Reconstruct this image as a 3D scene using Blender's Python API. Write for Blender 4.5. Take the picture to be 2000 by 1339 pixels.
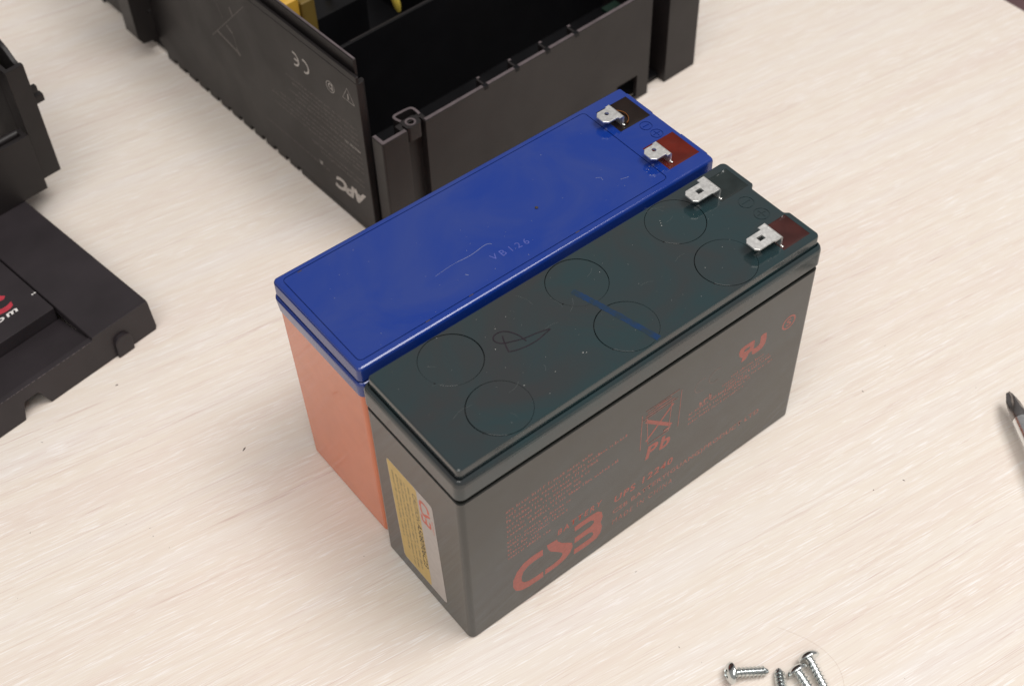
import bpy, bmesh, math, random
from mathutils import Vector, Matrix
from mathutils.geometry import tessellate_polygon

random.seed(7)
scene = bpy.context.scene
for o in list(bpy.data.objects):
    bpy.data.objects.remove(o, do_unlink=True)
COL = scene.collection
S = 0.001                      # everything below is written in millimetres

# ------------------------------------------------------------------ camera
cam_d = bpy.data.cameras.new('camera')
cam = bpy.data.objects.new('camera', cam_d)
COL.objects.link(cam)
scene.camera = cam
CAM_POS = Vector((-121.3191, -189.7818, 418.7615)) * S
CAM_ROWS = [(0.78290281, -0.62173489, -0.02255919), (-0.48596165, -0.58848861, -0.64615975), (0.38846424, 0.51684319, -0.7628687)]
_r, _d, _f = [Vector(v) for v in CAM_ROWS]          # right, down, forward
cam.matrix_world = Matrix.Translation(CAM_POS) @ Matrix((
    (_r.x, -_d.x, -_f.x, 0), (_r.y, -_d.y, -_f.y, 0), (_r.z, -_d.z, -_f.z, 0), (0, 0, 0, 1)))
cam_d.sensor_width = 36.0
cam_d.lens = 2710.018 / 2000 * 36.0
cam_d.clip_start = 0.01
cam_d.clip_end = 50
cam_d.dof.use_dof = True
cam_d.dof.focus_distance = 0.465
cam_d.dof.aperture_fstop = 15.0

# ------------------------------------------------------------------ light
world = bpy.data.worlds.new('World')
scene.world = world
world.use_nodes = True
bg = world.node_tree.nodes['Background']
bg.inputs['Color'].default_value = (1.0, 0.95, 0.925, 1)
bg.inputs['Strength'].default_value = 0.30

def area(name, loc, target, sx, sy, energy, color):
    l = bpy.data.lights.new(name, 'AREA')
    l.shape = 'RECTANGLE'
    l.size = sx
    l.size_y = sy
    l.energy = energy
    l.color = color
    o = bpy.data.objects.new(name, l)
    COL.objects.link(o)
    o.location = loc
    o.rotation_euler = (Vector(target) - Vector(loc)).to_track_quat('-Z', 'Y').to_euler()
    return o

area('ceiling_lamp', (0.46, -0.30, 1.50), (0.08, 0.05, 0.0), 0.70, 0.60, 14.2, (1.0, 0.97, 0.94))
area('bounced_flash', (-0.50, -0.45, 1.50), (0.08, 0.05, 0.0), 1.20, 1.20, 13.4, (1.0, 0.965, 0.925))

scene.render.engine = 'CYCLES'
scene.cycles.max_bounces = 6
scene.cycles.diffuse_bounces = 3
scene.cycles.glossy_bounces = 3
scene.cycles.transmission_bounces = 2
scene.view_settings.view_transform = 'Standard'
scene.view_settings.look = 'None'
scene.view_settings.exposure = 0.0
scene.view_settings.gamma = 1.0
scene.view_settings.use_curve_mapping = False

# ------------------------------------------------------------------ materials
def srgb(r, g, b):
    def f(c):
        c /= 255.0
        return c / 12.92 if c <= 0.04045 else ((c + 0.055) / 1.055) ** 2.4
    return (f(r), f(g), f(b), 1.0)

class NT:
    def __init__(self, name):
        self.m = bpy.data.materials.new(name)
        self.m.use_nodes = True
        self.t = self.m.node_tree
        self.b = self.t.nodes['Principled BSDF']
    def n(self, typ, **kw):
        nd = self.t.nodes.new(typ)
        for k, v in kw.items():
            if k.startswith('_'):
                setattr(nd, k[1:], v)
            else:
                nd.inputs[k.replace('__', ' ')].default_value = v
        return nd
    def l(self, a, b):
        self.t.links.new(a, b)
    def coord(self, scale=(1, 1, 1), rotz=0.0, loc=(0, 0, 0)):
        tc = self.n('ShaderNodeTexCoord')
        mp = self.n('ShaderNodeMapping')
        rot = self.n('ShaderNodeMapping')
        rot.inputs['Rotation'].default_value = (0, 0, rotz)
        self.l(tc.outputs['Object'], rot.inputs['Vector'])
        self.l(rot.outputs['Vector'], mp.inputs['Vector'])
        mp.inputs['Scale'].default_value = [s * 1000 for s in scale]
        mp.inputs['Location'].default_value = loc
        return mp.outputs['Vector']
    def noise(self, vec, scale=1.0, detail=2.0, rough=0.5, dist=0.0):
        nd = self.n('ShaderNodeTexNoise')
        nd.inputs['Scale'].default_value = scale
        nd.inputs['Detail'].default_value = detail
        nd.inputs['Roughness'].default_value = rough
        nd.inputs['Distortion'].default_value = dist
        self.l(vec, nd.inputs['Vector'])
        return nd.outputs['Fac']
    def ramp(self, fac, stops):
        nd = self.n('ShaderNodeValToRGB')
        cr = nd.color_ramp
        while len(cr.elements) > len(stops):
            cr.elements.remove(cr.elements[-1])
        while len(cr.elements) < len(stops):
            cr.elements.new(0.5)
        for e, (p, c) in zip(cr.elements, stops):
            e.position = p
            e.color = c if len(c) == 4 else (*c, 1)
        self.l(fac, nd.inputs['Fac'])
        return nd.outputs['Color']
    def mix(self, fac, a, b, mode='MIX'):
        nd = self.n('ShaderNodeMix', _data_type='RGBA', _blend_type=mode)
        for v, i in ((fac, 0), (a, 6), (b, 7)):
            if hasattr(v, 'is_linked') or hasattr(v, 'links'):
                self.l(v, nd.inputs[i])
            else:
                nd.inputs[i].default_value = v
        return nd.outputs[2]
    def bump(self, h, strength, dist):
        nd = self.n('ShaderNodeBump')
        nd.inputs['Strength'].default_value = strength
        nd.inputs['Distance'].default_value = dist * S
        self.l(h, nd.inputs['Height'])
        self.l(nd.outputs['Normal'], self.b.inputs['Normal'])

def grey(v):
    return (v, v, v, 1)

def plastic(name, base, rough=0.3, var=0.08, grain=0.0, grain_scale=3.0, spec=0.5, mott=0.12, blotch=0.05):
    t = NT(name)
    c = t.coord()
    n1 = t.noise(c, blotch, 4, 0.6, 0.6)
    rr = t.n('ShaderNodeMapRange')
    t.l(n1, rr.inputs['Value'])
    rr.inputs['From Min'].default_value = 0.3
    rr.inputs['From Max'].default_value = 0.7
    rr.inputs['To Min'].default_value = rough - var
    rr.inputs['To Max'].default_value = rough + var
    t.l(rr.outputs['Result'], t.b.inputs['Roughness'])
    lo = tuple(x * (1 - mott) for x in base[:3]) + (1,)
    hi = tuple(x * (1 + mott) for x in base[:3]) + (1,)
    t.l(t.ramp(t.noise(c, blotch * 1.7, 3, 0.55), [(0.32, lo), (0.68, hi)]), t.b.inputs['Base Color'])
    t.b.inputs['Specular IOR Level'].default_value = spec
    if grain > 0:
        t.bump(t.noise(c, grain_scale, 2, 0.5), grain, 0.05)
    return t.m

def mottled_lid(name, a, b, rough, spec):
    t = NT(name)
    c = t.coord()
    n = t.noise(c, 0.028, 4, 0.6, 0.8)
    t.l(t.ramp(n, [(0.36, a), (0.64, b)]), t.b.inputs['Base Color'])
    rr = t.n('ShaderNodeMapRange')
    t.l(t.noise(t.coord((1, 1, 1), 0, (7, 3, 0)), 0.06, 5, 0.65, 1.0), rr.inputs['Value'])
    rr.inputs['From Min'].default_value = 0.35
    rr.inputs['From Max'].default_value = 0.65
    rr.inputs['To Min'].default_value = rough * 0.6
    rr.inputs['To Max'].default_value = rough * 1.5
    t.l(rr.outputs['Result'], t.b.inputs['Roughness'])
    t.b.inputs['Specular IOR Level'].default_value = spec
    return t.m

def metal(name, base, rough, scratch=0.0):
    t = NT(name)
    t.b.inputs['Metallic'].default_value = 1.0
    c = t.coord()
    t.l(t.ramp(t.noise(c, 0.5, 3), [(0.3, tuple(x * 0.86 for x in base[:3]) + (1,)), (0.7, base)]), t.b.inputs['Base Color'])
    rr = t.n('ShaderNodeMapRange')
    t.l(t.noise(c, 0.9, 3), rr.inputs['Value'])
    rr.inputs['To Min'].default_value = rough * 0.7
    rr.inputs['To Max'].default_value = rough * 1.3
    t.l(rr.outputs['Result'], t.b.inputs['Roughness'])
    if scratch:
        t.bump(t.noise(t.coord((0.3, 4, 1)), 1.0, 2), scratch, 0.02)
    return t.m

def flat(name, col, rough=0.5, var=0.12, scale=0.4, spec=0.4):
    t = NT(name)
    c = t.coord()
    t.l(t.ramp(t.noise(c, scale, 3), [(0.3, tuple(x * (1 - var) for x in col[:3]) + (1,)), (0.7, tuple(min(1, x * (1 + var)) for x in col[:3]) + (1,))]), t.b.inputs['Base Color'])
    t.b.inputs['Roughness'].default_value = rough
    t.b.inputs['Specular IOR Level'].default_value = spec
    return t.m

def make_wood():
    t = NT('bleached_laminate')
    ang = math.radians(8.4)
    warp = t.n('ShaderNodeTexNoise')
    warp.inputs['Scale'].default_value = 1.0
    warp.inputs['Detail'].default_value = 2.0
    t.l(t.coord((0.012, 0.03, 1), ang, (40, 11, 0)), warp.inputs['Vector'])
    wsep = t.n('ShaderNodeMath', _operation='MULTIPLY_ADD')
    t.l(warp.outputs['Fac'], wsep.inputs[0])
    wsep.inputs[1].default_value = 3.0
    wsep.inputs[2].default_value = -1.5
    def grain(sx, sy, detail=2.0, rough=0.5, loc=(0, 0, 0), dist=0.0):
        base_v = t.coord((sx, sy, 1), ang, loc)
        comb = t.n('ShaderNodeCombineXYZ')
        sc = t.n('ShaderNodeMath', _operation='MULTIPLY')
        t.l(wsep.outputs[0], sc.inputs[0])
        sc.inputs[1].default_value = sy
        t.l(sc.outputs[0], comb.inputs['Y'])
        ad = t.n('ShaderNodeVectorMath', _operation='ADD')
        t.l(base_v, ad.inputs[0])
        t.l(comb.outputs[0], ad.inputs[1])
        return t.noise(ad.outputs[0], 1.0, detail, rough, dist)
    base = t.ramp(grain(0.0035, 0.045, 3, 0.55), [(0.32, (0.762, 0.678, 0.612)), (0.50, (0.780, 0.713, 0.634)), (0.68, (0.780, 0.726, 0.678))])
    medium = t.ramp(grain(0.004, 0.40, 2, 0.55, (3.1, 7.7, 0)), [(0.34, (0.972, 0.952, 0.938)), (0.54, (1, 1, 1))])
    c1 = t.mix(1.0, base, medium, 'MULTIPLY')
    # thin broken grain lines: contours of a stretched field
    def lines(sx, sy, loc, lev, w, cap, brk):
        n = grain(sx, sy, 2.0, 0.55, loc)
        a = t.ramp(n, [(lev - w, grey(0)), (lev, grey(cap)), (lev + w, grey(0))])
        b = t.ramp(grain(*brk, 1.0, 0.5, (loc[1], loc[0], 0)), [(0.44, grey(0)), (0.58, grey(1))])
        return t.mix(1.0, a, b, 'MULTIPLY')
    c2 = t.mix(lines(0.0032, 0.50, (11.3, 2.9, 0), 0.50, 0.009, 0.80, (0.007, 0.26)), c1, (0.60, 0.455, 0.41, 1))
    c2 = t.mix(lines(0.0042, 0.75, (31.3, 12.9, 0), 0.55, 0.010, 0.70, (0.010, 0.40)), c2, (0.62, 0.485, 0.44, 1))
    c2 = t.mix(lines(0.0042, 0.75, (51.3, 72.9, 0), 0.45, 0.010, 0.70, (0.012, 0.40)), c2, (0.63, 0.49, 0.44, 1))
    c2 = t.mix(lines(0.0055, 1.1, (151.3, 42.9, 0), 0.50, 0.010, 0.55, (0.014, 0.5)), c2, (0.64, 0.51, 0.46, 1))
    # short white flecks
    f1 = t.ramp(grain(0.075, 2.2, 1.0, 0.5, (1.7, 23.1, 0), 0.1), [(0.625, grey(0)), (0.65, grey(1))])
    fb = t.ramp(grain(0.012, 0.07, 2, 0.5, (9.3, 4.9, 0)), [(0.38, grey(0.3)), (0.62, grey(0.95))])
    f1b = t.mix(1.0, f1, fb, 'MULTIPLY')
    c3 = t.mix(f1b, c2, (0.865, 0.835, 0.81, 1))
    c3 = t.mix(lines(0.014, 0.95, (81.3, 22.9, 0), 0.50, 0.015, 1.0, (0.055, 0.55)), c3, (0.88, 0.855, 0.835, 1))
    c3 = t.mix(lines(0.014, 0.95, (121.3, 62.9, 0), 0.57, 0.014, 1.0, (0.065, 0.55)), c3, (0.88, 0.855, 0.835, 1))
    t.l(c3, t.b.inputs['Base Color'])
    rr = t.ramp(grain(0.02, 0.6, 2, 0.5), [(0.3, grey(0.42)), (0.7, grey(0.55))])
    t.l(rr, t.b.inputs['Roughness'])
    t.b.inputs['Specular IOR Level'].default_value = 0.35
    t.bump(grain(0.03, 1.1, 2, 0.5, (11.3, 2.9, 0)), 0.12, 0.05)
    return t.m

M = {}
M['wood'] = make_wood()
M['floor'] = flat('maroon_floor', (0.22, 0.13, 0.135, 1), 0.6, 0.25, 0.02)
M['black_case'] = plastic('black_case_plastic', (0.021, 0.022, 0.0195, 1), 0.085, 0.025, 0.004, 2.2, 0.74)
M['black_lid'] = mottled_lid('dark_green_black_lid_plastic', (0.028, 0.032, 0.034, 1), (0.017, 0.037, 0.042, 1), 0.10, 0.68)  # teal and grey patches paint room reflections into the base colour
M['blue_lid'] = mottled_lid('blue_plastic', (0.020, 0.045, 0.225, 1), (0.006, 0.033, 0.235, 1), 0.13, 0.6)
M['orange_case'] = plastic('orange_plastic', (0.70, 0.195, 0.085, 1), 0.065, 0.015, 0.0, 2.0, 0.6, 0.04)
M['ups'] = plastic('textured_black_plastic', (0.0138, 0.0115, 0.0118, 1), 0.46, 0.06, 0.5, 2.6, 0.40, 0.15, 0.03)
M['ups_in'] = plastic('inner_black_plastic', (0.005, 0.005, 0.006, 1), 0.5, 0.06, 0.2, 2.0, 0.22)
M['bezel'] = plastic('textured_bezel_plastic', (0.023, 0.0185, 0.0215, 1), 0.48, 0.06, 0.5, 2.4, 0.42, 0.15, 0.03)
M['tab'] = metal('tinned_brass', (0.95, 0.95, 0.93, 1), 0.46, 0.3)
M['rim'] = plastic('scuffed_plastic_painted_sheen', (0.105, 0.085, 0.09, 1), 0.38, 0.06, 0.1, 2.0, 0.5, 0.2, 0.1)  # pale tint paints ceiling light on upward edges; also used for chipped wear
M['zinc'] = metal('zinc_plating', (0.72, 0.76, 0.76, 1), 0.20)
M['chrome'] = metal('chromed_steel', (0.86, 0.88, 0.89, 1), 0.26)
M['oxide'] = metal('black_oxide_steel', (0.30, 0.285, 0.28, 1), 0.30)
M['solder'] = metal('solder', (0.82, 0.82, 0.80, 1), 0.18)
def epoxy(name, col):
    t = NT(name)
    t.b.inputs['Roughness'].default_value = 0.13
    c = t.coord()
    t.l(t.ramp(t.noise(c, 0.15, 2), [(0.35, tuple(x * 0.7 for x in col[:3]) + (1,)), (0.65, col)]), t.b.inputs['Base Color'])
    t.b.inputs['Specular IOR Level'].default_value = 0.4
    t.bump(t.noise(c, 0.35, 2, 0.5), 0.25, 0.6)
    return t.m
M['ep_red'] = epoxy('red_epoxy', (0.115, 0.010, 0.004, 1))
M['ep_black'] = epoxy('black_epoxy', (0.012, 0.006, 0.004, 1))
M['ep_teal'] = epoxy('dark_epoxy', (0.020, 0.028, 0.028, 1))
M['ep_maroon'] = epoxy('maroon_epoxy', (0.055, 0.016, 0.014, 1))
M['red_ink'] = flat('red_ink', (0.33, 0.046, 0.028, 1), 0.17, 0.12, 0.8, 0.6)
M['red_ink_fine'] = flat('worn_red_ink', (0.27, 0.055, 0.038, 1), 0.17, 0.35, 0.5, 0.75)
M['grey_ink'] = flat('grey_ink', (0.46, 0.435, 0.41, 1), 0.5, 0.2, 0.5)
M['faint_ink'] = flat('faint_grey_ink', (0.11, 0.098, 0.092, 1), 0.5, 0.3, 0.5)
M['white_ink'] = flat('white_ink', (0.72, 0.70, 0.68, 1), 0.5)
M['crimson_ink'] = flat('crimson_ink', (0.42, 0.035, 0.055, 1), 0.5)
M['sticker'] = flat('silver_sticker', (0.50, 0.455, 0.43, 1), 0.36, 0.05)
M['sticker_y'] = flat('yellow_print', (0.60, 0.42, 0.13, 1), 0.36, 0.06)
M['sticker_txt'] = flat('grey_label_text', (0.24, 0.19, 0.10, 1), 0.5, 0.25, 0.6)
M['black_ink'] = flat('black_ink', (0.02, 0.018, 0.015, 1), 0.5)
M['sticker_red'] = flat('coral_ink', (0.62, 0.13, 0.09, 1), 0.4)
def uneven_ink(name, a, b, scale):
    t = NT(name)
    t.l(t.ramp(t.noise(t.coord(), scale, 3, 0.6), [(0.36, a), (0.62, b)]), t.b.inputs['Base Color'])
    t.b.inputs['Roughness'].default_value = 0.16
    t.b.inputs['Specular IOR Level'].default_value = 0.6
    return t.m
M['marker'] = uneven_ink('blue_marker_ink', (0.014, 0.030, 0.045, 1), (0.005, 0.030, 0.095, 1), 0.22)
M['pen'] = flat('purple_black_pen_ink', (0.018, 0.012, 0.018, 1), 0.35, 0.3, 0.6)
M['dust'] = flat('dust', (0.42, 0.42, 0.40, 1), 0.9)
M['scratch'] = flat('scratch', (0.20, 0.22, 0.34, 1), 0.6)
M['crumb'] = flat('dark_crumb', (0.06, 0.045, 0.04, 1), 0.8)
M['yellow_tape'] = plastic('yellow_transformer_tape', (0.62, 0.36, 0.045, 1), 0.35, 0.06, 0.1, 0.5)
M['olive'] = plastic('olive_paper', (0.16, 0.105, 0.02, 1), 0.6, 0.05)
M['pcb'] = plastic('green_circuit_board', (0.002, 0.014, 0.008, 1), 0.4, 0.05)
M['yellow_wire'] = plastic('yellow_wire', (0.55, 0.42, 0.07, 1), 0.4, 0.05)
M['handle'] = plastic('black_handle', (0.02, 0.02, 0.02, 1), 0.3, 0.05)

# ------------------------------------------------------------------ mesh helpers
class MB:
    def __init__(self):
        self.v = []
        self.f = []
    def add(self, verts, faces):
        o = len(self.v)
        self.v += [tuple(p) for p in verts]
        self.f += [tuple(i + o for i in f) for f in faces]
        return self
    def box(self, x0, x1, y0, y1, z0, z1):
        v = [(x0, y0, z0), (x1, y0, z0), (x1, y1, z0), (x0, y1, z0), (x0, y0, z1), (x1, y0, z1), (x1, y1, z1), (x0, y1, z1)]
        return self.add(v, [(0, 3, 2, 1), (4, 5, 6, 7), (0, 1, 5, 4), (1, 2, 6, 5), (2, 3, 7, 6), (3, 0, 4, 7)])
    def rings(self, rings, cap0=True, cap1=True):
        n = len(rings[0])
        v = [p for r in rings for p in r]
        f = []
        for k in range(len(rings) - 1):
            for i in range(n):
                j = (i + 1) % n
                f.append((k * n + i, k * n + j, (k + 1) * n + j, (k + 1) * n + i))
        if cap0:
            f.append(tuple(reversed(range(n))))
        if cap1:
            f.append(tuple((len(rings) - 1) * n + i for i in range(n)))
        return self.add(v, f)
    def prism(self, poly, z0, z1):
        return self.rings([[(x, y, z0) for x, y in poly], [(x, y, z1) for x, y in poly]])
    def loft(self, outline, prof):
        return self.rings([[(x, y, z) for x, y in inset(outline, d)] for d, z in prof])
    def lathe(self, prof, origin, axis, seg=24, cap0=True, cap1=True):
        ax = Vector(axis).normalized()
        e1 = ax.orthogonal().normalized()
        e2 = ax.cross(e1)
        o = Vector(origin)
        rs = []
        for r, t in prof:
            rs.append([tuple(o + ax * t + e1 * (r * math.cos(2 * math.pi * i / seg)) + e2 * (r * math.sin(2 * math.pi * i / seg))) for i in range(seg)])
        return self.rings(rs, cap0, cap1)
    def tube(self, pts, r, seg=8):
        pts = [Vector(p) for p in pts]
        rs = []
        prev = None
        for i, p in enumerate(pts):
            d = (pts[min(i + 1, len(pts) - 1)] - pts[max(i - 1, 0)]).normalized()
            e1 = d.orthogonal().normalized() if prev is None else (prev - d * prev.dot(d)).normalized()
            prev = e1
            e2 = d.cross(e1)
            rr = r[i] if isinstance(r, (list, tuple)) else r
            rs.append([tuple(p + e1 * (rr * math.cos(2 * math.pi * k / seg)) + e2 * (rr * math.sin(2 * math.pi * k / seg))) for k in range(seg)])
        return self.rings(rs)
    def mesh(self, name, angle=32):
        me = bpy.data.meshes.new(name)
        me.from_pydata([(x * S, y * S, z * S) for x, y, z in self.v], [], self.f)
        me.update()
        finish(me, angle)
        return me
    def build(self, name, mat, parent=None, angle=32, bevel=0.0, seg=2):
        me = self.mesh(name, angle)
        if bevel > 0:
            bm = bmesh.new()
            bm.from_mesh(me)
            bmesh.ops.remove_doubles(bm, verts=bm.verts, dist=1e-7)
            es = [e for e in bm.edges if len(e.link_faces) == 2 and e.calc_face_angle(0) > math.radians(40)]
            bmesh.ops.bevel(bm, geom=es, offset=bevel * S, offset_type='OFFSET', segments=seg, profile=0.5, affect='EDGES', clamp_overlap=True)
            bm.to_mesh(me)
            bm.free()
            finish(me, angle)
        return weighted(link(name, me, mat, parent))

def weighted(o):
    m = o.modifiers.new('weighted_normals', 'WEIGHTED_NORMAL')
    m.keep_sharp = True
    m.weight = 60
    return o

def finish(me, angle):
    for p in me.polygons:
        p.use_smooth = True
    me.set_sharp_from_angle(angle=math.radians(angle))

def link(name, me, mat, parent=None):
    if mat is not None:
        me.materials.clear()
        me.materials.append(M[mat] if isinstance(mat, str) else mat)
    o = bpy.data.objects.new(name, me)
    COL.objects.link(o)
    o.parent = parent
    return o

def thing(name, label, cat, loc=(0, 0, 0), rotz=0.0, group=None):
    o = bpy.data.objects.new(name, None)
    COL.objects.link(o)
    o.location = Vector(loc) * S
    o.rotation_euler = (0, 0, math.radians(rotz))
    o.empty_display_size = 0.02
    o['label'] = label
    o['category'] = cat
    if group:
        o['group'] = group
    return o

def tag(o, label, cat, group=None):
    o['label'] = label
    o['category'] = cat
    if group:
        o['group'] = group
    return o

def fillet(poly, radii, seg=6):
    out = []
    n = len(poly)
    for i in range(n):
        p = Vector(poly[i])
        a = Vector(poly[i - 1])
        b = Vector(poly[(i + 1) % n])
        r = radii[i] if isinstance(radii, (list, tuple)) else radii
        if r <= 0:
            out.append((p.x, p.y))
            continue
        da = (a - p).normalized()
        db = (b - p).normalized()
        ang = da.angle(db)
        t = min(r / math.tan(ang / 2), (a - p).length * 0.49, (b - p).length * 0.49)
        r = t * math.tan(ang / 2)
        c = p + (da + db).normalized() * (r / math.sin(ang / 2))
        s = p + da * t - c
        e = p + db * t - c
        a0 = math.atan2(s.y, s.x)
        a1 = math.atan2(e.y, e.x)
        d = a1 - a0
        while d > math.pi:
            d -= 2 * math.pi
        while d < -math.pi:
            d += 2 * math.pi
        for k in range(seg + 1):
            q = a0 + d * k / seg
            out.append((c.x + r * math.cos(q), c.y + r * math.sin(q)))
    return out

def rrect(x0, x1, y0, y1, r, seg=6):
    return fillet([(x0, y0), (x1, y0), (x1, y1), (x0, y1)], r, seg)

def inset(poly, d):
    if abs(d) < 1e-9:
        return list(poly)
    n = len(poly)
    out = []
    for i in range(n):
        p = Vector(poly[i])
        e0 = (p - Vector(poly[i - 1])).normalized()
        e1 = (Vector(poly[(i + 1) % n]) - p).normalized()
        n0 = Vector((-e0.y, e0.x))
        n1 = Vector((-e1.y, e1.x))
        m = (n0 + n1)
        m = m / max(0.25, (1 + n0.dot(n1)))
        q = p + m * d
        out.append((q.x, q.y))
    return out

def difference(o, cutters, angle=32):
    o.modifiers.clear()
    for i, c in enumerate(cutters):
        c.parent = o.parent
        md = o.modifiers.new('cut', 'BOOLEAN')
        md.operation = 'DIFFERENCE'
        md.solver = 'EXACT'
        md.object = c
    bpy.context.view_layer.update()
    dg = bpy.context.evaluated_depsgraph_get()
    me = bpy.data.meshes.new_from_object(o.evaluated_get(dg))
    o.modifiers.clear()
    mats = list(o.data.materials)
    o.data = me
    me.materials.clear()
    for m in mats:
        me.materials.append(m)
    for c in cutters:
        bpy.data.objects.remove(c, do_unlink=True)
    finish(me, angle)
    weighted(o)

def cutter(mb):
    return link('cutter', mb.mesh('cutter'), None)

# print on a surface: a frame (origin, direction of reading, up), a hair above the surface
class Face:
    def __init__(self, o, dx, dy, lift=0.012):
        self.o = Vector(o)
        self.x = Vector(dx).normalized()
        self.y = Vector(dy).normalized()
        self.n = self.x.cross(self.y).normalized()
        self.lift = lift
    def p(self, a, b, extra=0.0):
        return tuple(self.o + self.x * a + self.y * b + self.n * (self.lift + extra))

def poly_print(name, face, polys, mat, parent, step=0.0):
    me = bpy.data.meshes.new(name)
    bm = bmesh.new()
    for k_, pl in enumerate(polys):
        if sum(pl[i - 1][0] * pl[i][1] - pl[i][0] * pl[i - 1][1] for i in range(len(pl))) < 0:
            pl = pl[::-1]
        vs = [bm.verts.new(Vector(face.p(a, b, k_ * step)) * S) for a, b in pl]
        if len(pl) <= 4:
            bm.faces.new(vs)
        else:
            for tri in tessellate_polygon([[Vector((a, b, 0)) for a, b in pl]]):
                bm.faces.new([vs[i] for i in tri])
    bmesh.ops.recalc_face_normals(bm, faces=bm.faces[:])
    for f in bm.faces:
        f.normal_update()
        if f.normal.dot(face.n) < 0:
            f.normal_flip()
    bm.to_mesh(me)
    bm.free()
    return link(name, me, mat, parent)

def text_mesh(body, bold=0.0, shear=0.0, spacing=1.0):
    cu = bpy.data.curves.new('txt', 'FONT')
    cu.body = body
    cu.size = 1.0
    cu.offset = bold
    cu.shear = shear
    cu.space_character = spacing
    cu.resolution_u = 4
    o = bpy.data.objects.new('txt', cu)
    COL.objects.link(o)
    bpy.context.view_layer.update()
    dg = bpy.context.evaluated_depsgraph_get()
    me = bpy.data.meshes.new_from_object(o.evaluated_get(dg))
    bpy.data.objects.remove(o, do_unlink=True)
    bpy.data.curves.remove(cu)
    return me

def text_print(name, face, body, x0, x1, y0, h, mat, parent, bold=0.0, shear=0.0, y1=None, spacing=1.0):
    me = text_mesh(body, bold, shear, spacing)
    xs = [v.co.x for v in me.vertices]
    ys = [v.co.y for v in me.vertices]
    a, b = min(xs), max(xs)
    c, d = min(ys), max(ys)
    for v in me.vertices:
        t = (v.co.x - a) / (b - a)
        px = x0 + t * (x1 - x0)
        py = y0 + (v.co.y - c) / (d - c) * h + ((y1 - y0) * t if y1 is not None else 0)
        v.co = Vector(face.p(px, py)) * S
    me.name = name
    return link(name, me, mat, parent)

def stroke_polys(pts, w):
    out = []
    for (a, b) in zip(pts[:-1], pts[1:]):
        va = Vector(a)
        vb = Vector(b)
        d = (vb - va).normalized()
        nn = Vector((-d.y, d.x)) * (w / 2)
        va -= d * w * 0.2
        vb += d * w * 0.2
        out.append([tuple(va - nn), tuple(vb - nn), tuple(vb + nn), tuple(va + nn)])
    return out

def fine_rows(rows, rnd):
    """illegible fine print: little letter-like strokes along each row (x0, x1, y, h)"""
    out = []
    for (x0, x1, y, h) in rows:
        x = x0
        while x < x1:
            word = rnd.randint(2, 8)
            for k in range(word):
                if x > x1:
                    break
                w = h * rnd.uniform(0.42, 0.62)
                hh = h * rnd.choice((0.68, 0.68, 0.7, 1.0))
                s = h * 0.23
                kind = rnd.random()
                out.append([(x, y), (x + s, y), (x + s, y + hh), (x, y + hh)])
                if kind < 0.75:
                    yy = y + rnd.choice((0, hh - s, hh * 0.45))
                    xe = x + w - (s * 1.02 if kind < 0.45 else 0)
                    out.append([(x + s * 1.02, yy), (xe, yy), (xe, yy + s), (x + s * 1.02, yy + s)])
                if kind < 0.45:
                    out.append([(x + w - s, y), (x + w, y), (x + w, y + hh * 0.7), (x + w - s, y + hh * 0.7)])
                x += w + h * 0.2
            x += h * 0.45
    return out

# ------------------------------------------------------------------ setting
tb = MB()
tb.loft(rrect(-700, 418, -520, 1000, 6), [(1.5, -25), (0, -24), (0, -1.2), (0.4, -0.35), (1.2, 0)])
table = tb.build('table_top', 'wood')
table['kind'] = 'structure'
fl = MB().box(-2500, 3000, -2500, 3000, -760, -740).build('floor', 'floor')
fl['kind'] = 'structure'

# ------------------------------------------------------------------ black battery
def battery_tab(parent, x_bend, y0, y1, z_low, z_top, x_shoulder, x_tip, ny0, ny1, hole, chamfer=1.3):
    """faston tab: vertical leg, quarter bend, horizontal blade with shoulders and a hole"""
    th = 0.8
    root = MB()
    prof = [(x_bend, z_low)]
    r = 0.9
    for k in range(7):
        a = math.pi / 2 * k / 6
        prof.append((x_bend - r + r * math.cos(a), z_top - r + r * math.sin(a)))
    sect = []
    for i, (x, z) in enumerate(prof):
        a = Vector(prof[max(i - 1, 0)])
        b = Vector(prof[min(i + 1, len(prof) - 1)])
        d = (b - a).normalized()
        nn = Vector((-d.y, d.x)) * th        # towards the inner side of the bend
        q = Vector((x, z)) + nn
        sect.append([(x, y0, z), (x, y1, z), (q.x, y1, q.y), (q.x, y0, q.y)])
    root.rings(sect)
    leg = root.build('tab_leg', 'tab', parent, 40)
    bl = MB()
    xb = x_bend - r + 0.02
    pl = [(xb, y0), (xb, y1), (x_shoulder, y1), (x_shoulder, ny1), (x_tip + chamfer, ny1), (x_tip, ny1 - chamfer), (x_tip, ny0 + chamfer), (x_tip + chamfer, ny0), (x_shoulder, ny0), (x_shoulder, y0)]
    pl = pl[::-1]
    bl.loft(pl[::-1] if sum(pl[i - 1][0] * pl[i][1] - pl[i][0] * pl[i - 1][1] for i in range(len(pl))) < 0 else pl, [(0.16, z_top - th), (0.0, z_top - th + 0.16), (0.0, z_top - 0.16), (0.16, z_top)])
    blade = bl.build('blade', 'tab', parent, 30)
    hx, hy, hs, shape = hole
    cm = MB()
    if shape == 'rect':
        cm.box(hx - hs, hx + hs, hy - hs * 0.75, hy + hs * 0.75, z_top - 3, z_top + 3)
    else:
        cm.lathe([(hs, -3), (hs, 3)], (hx, hy, z_top), (0, 0, 1), 20)
    difference(blade, [cutter(cm)], 30)
    return blade

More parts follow.
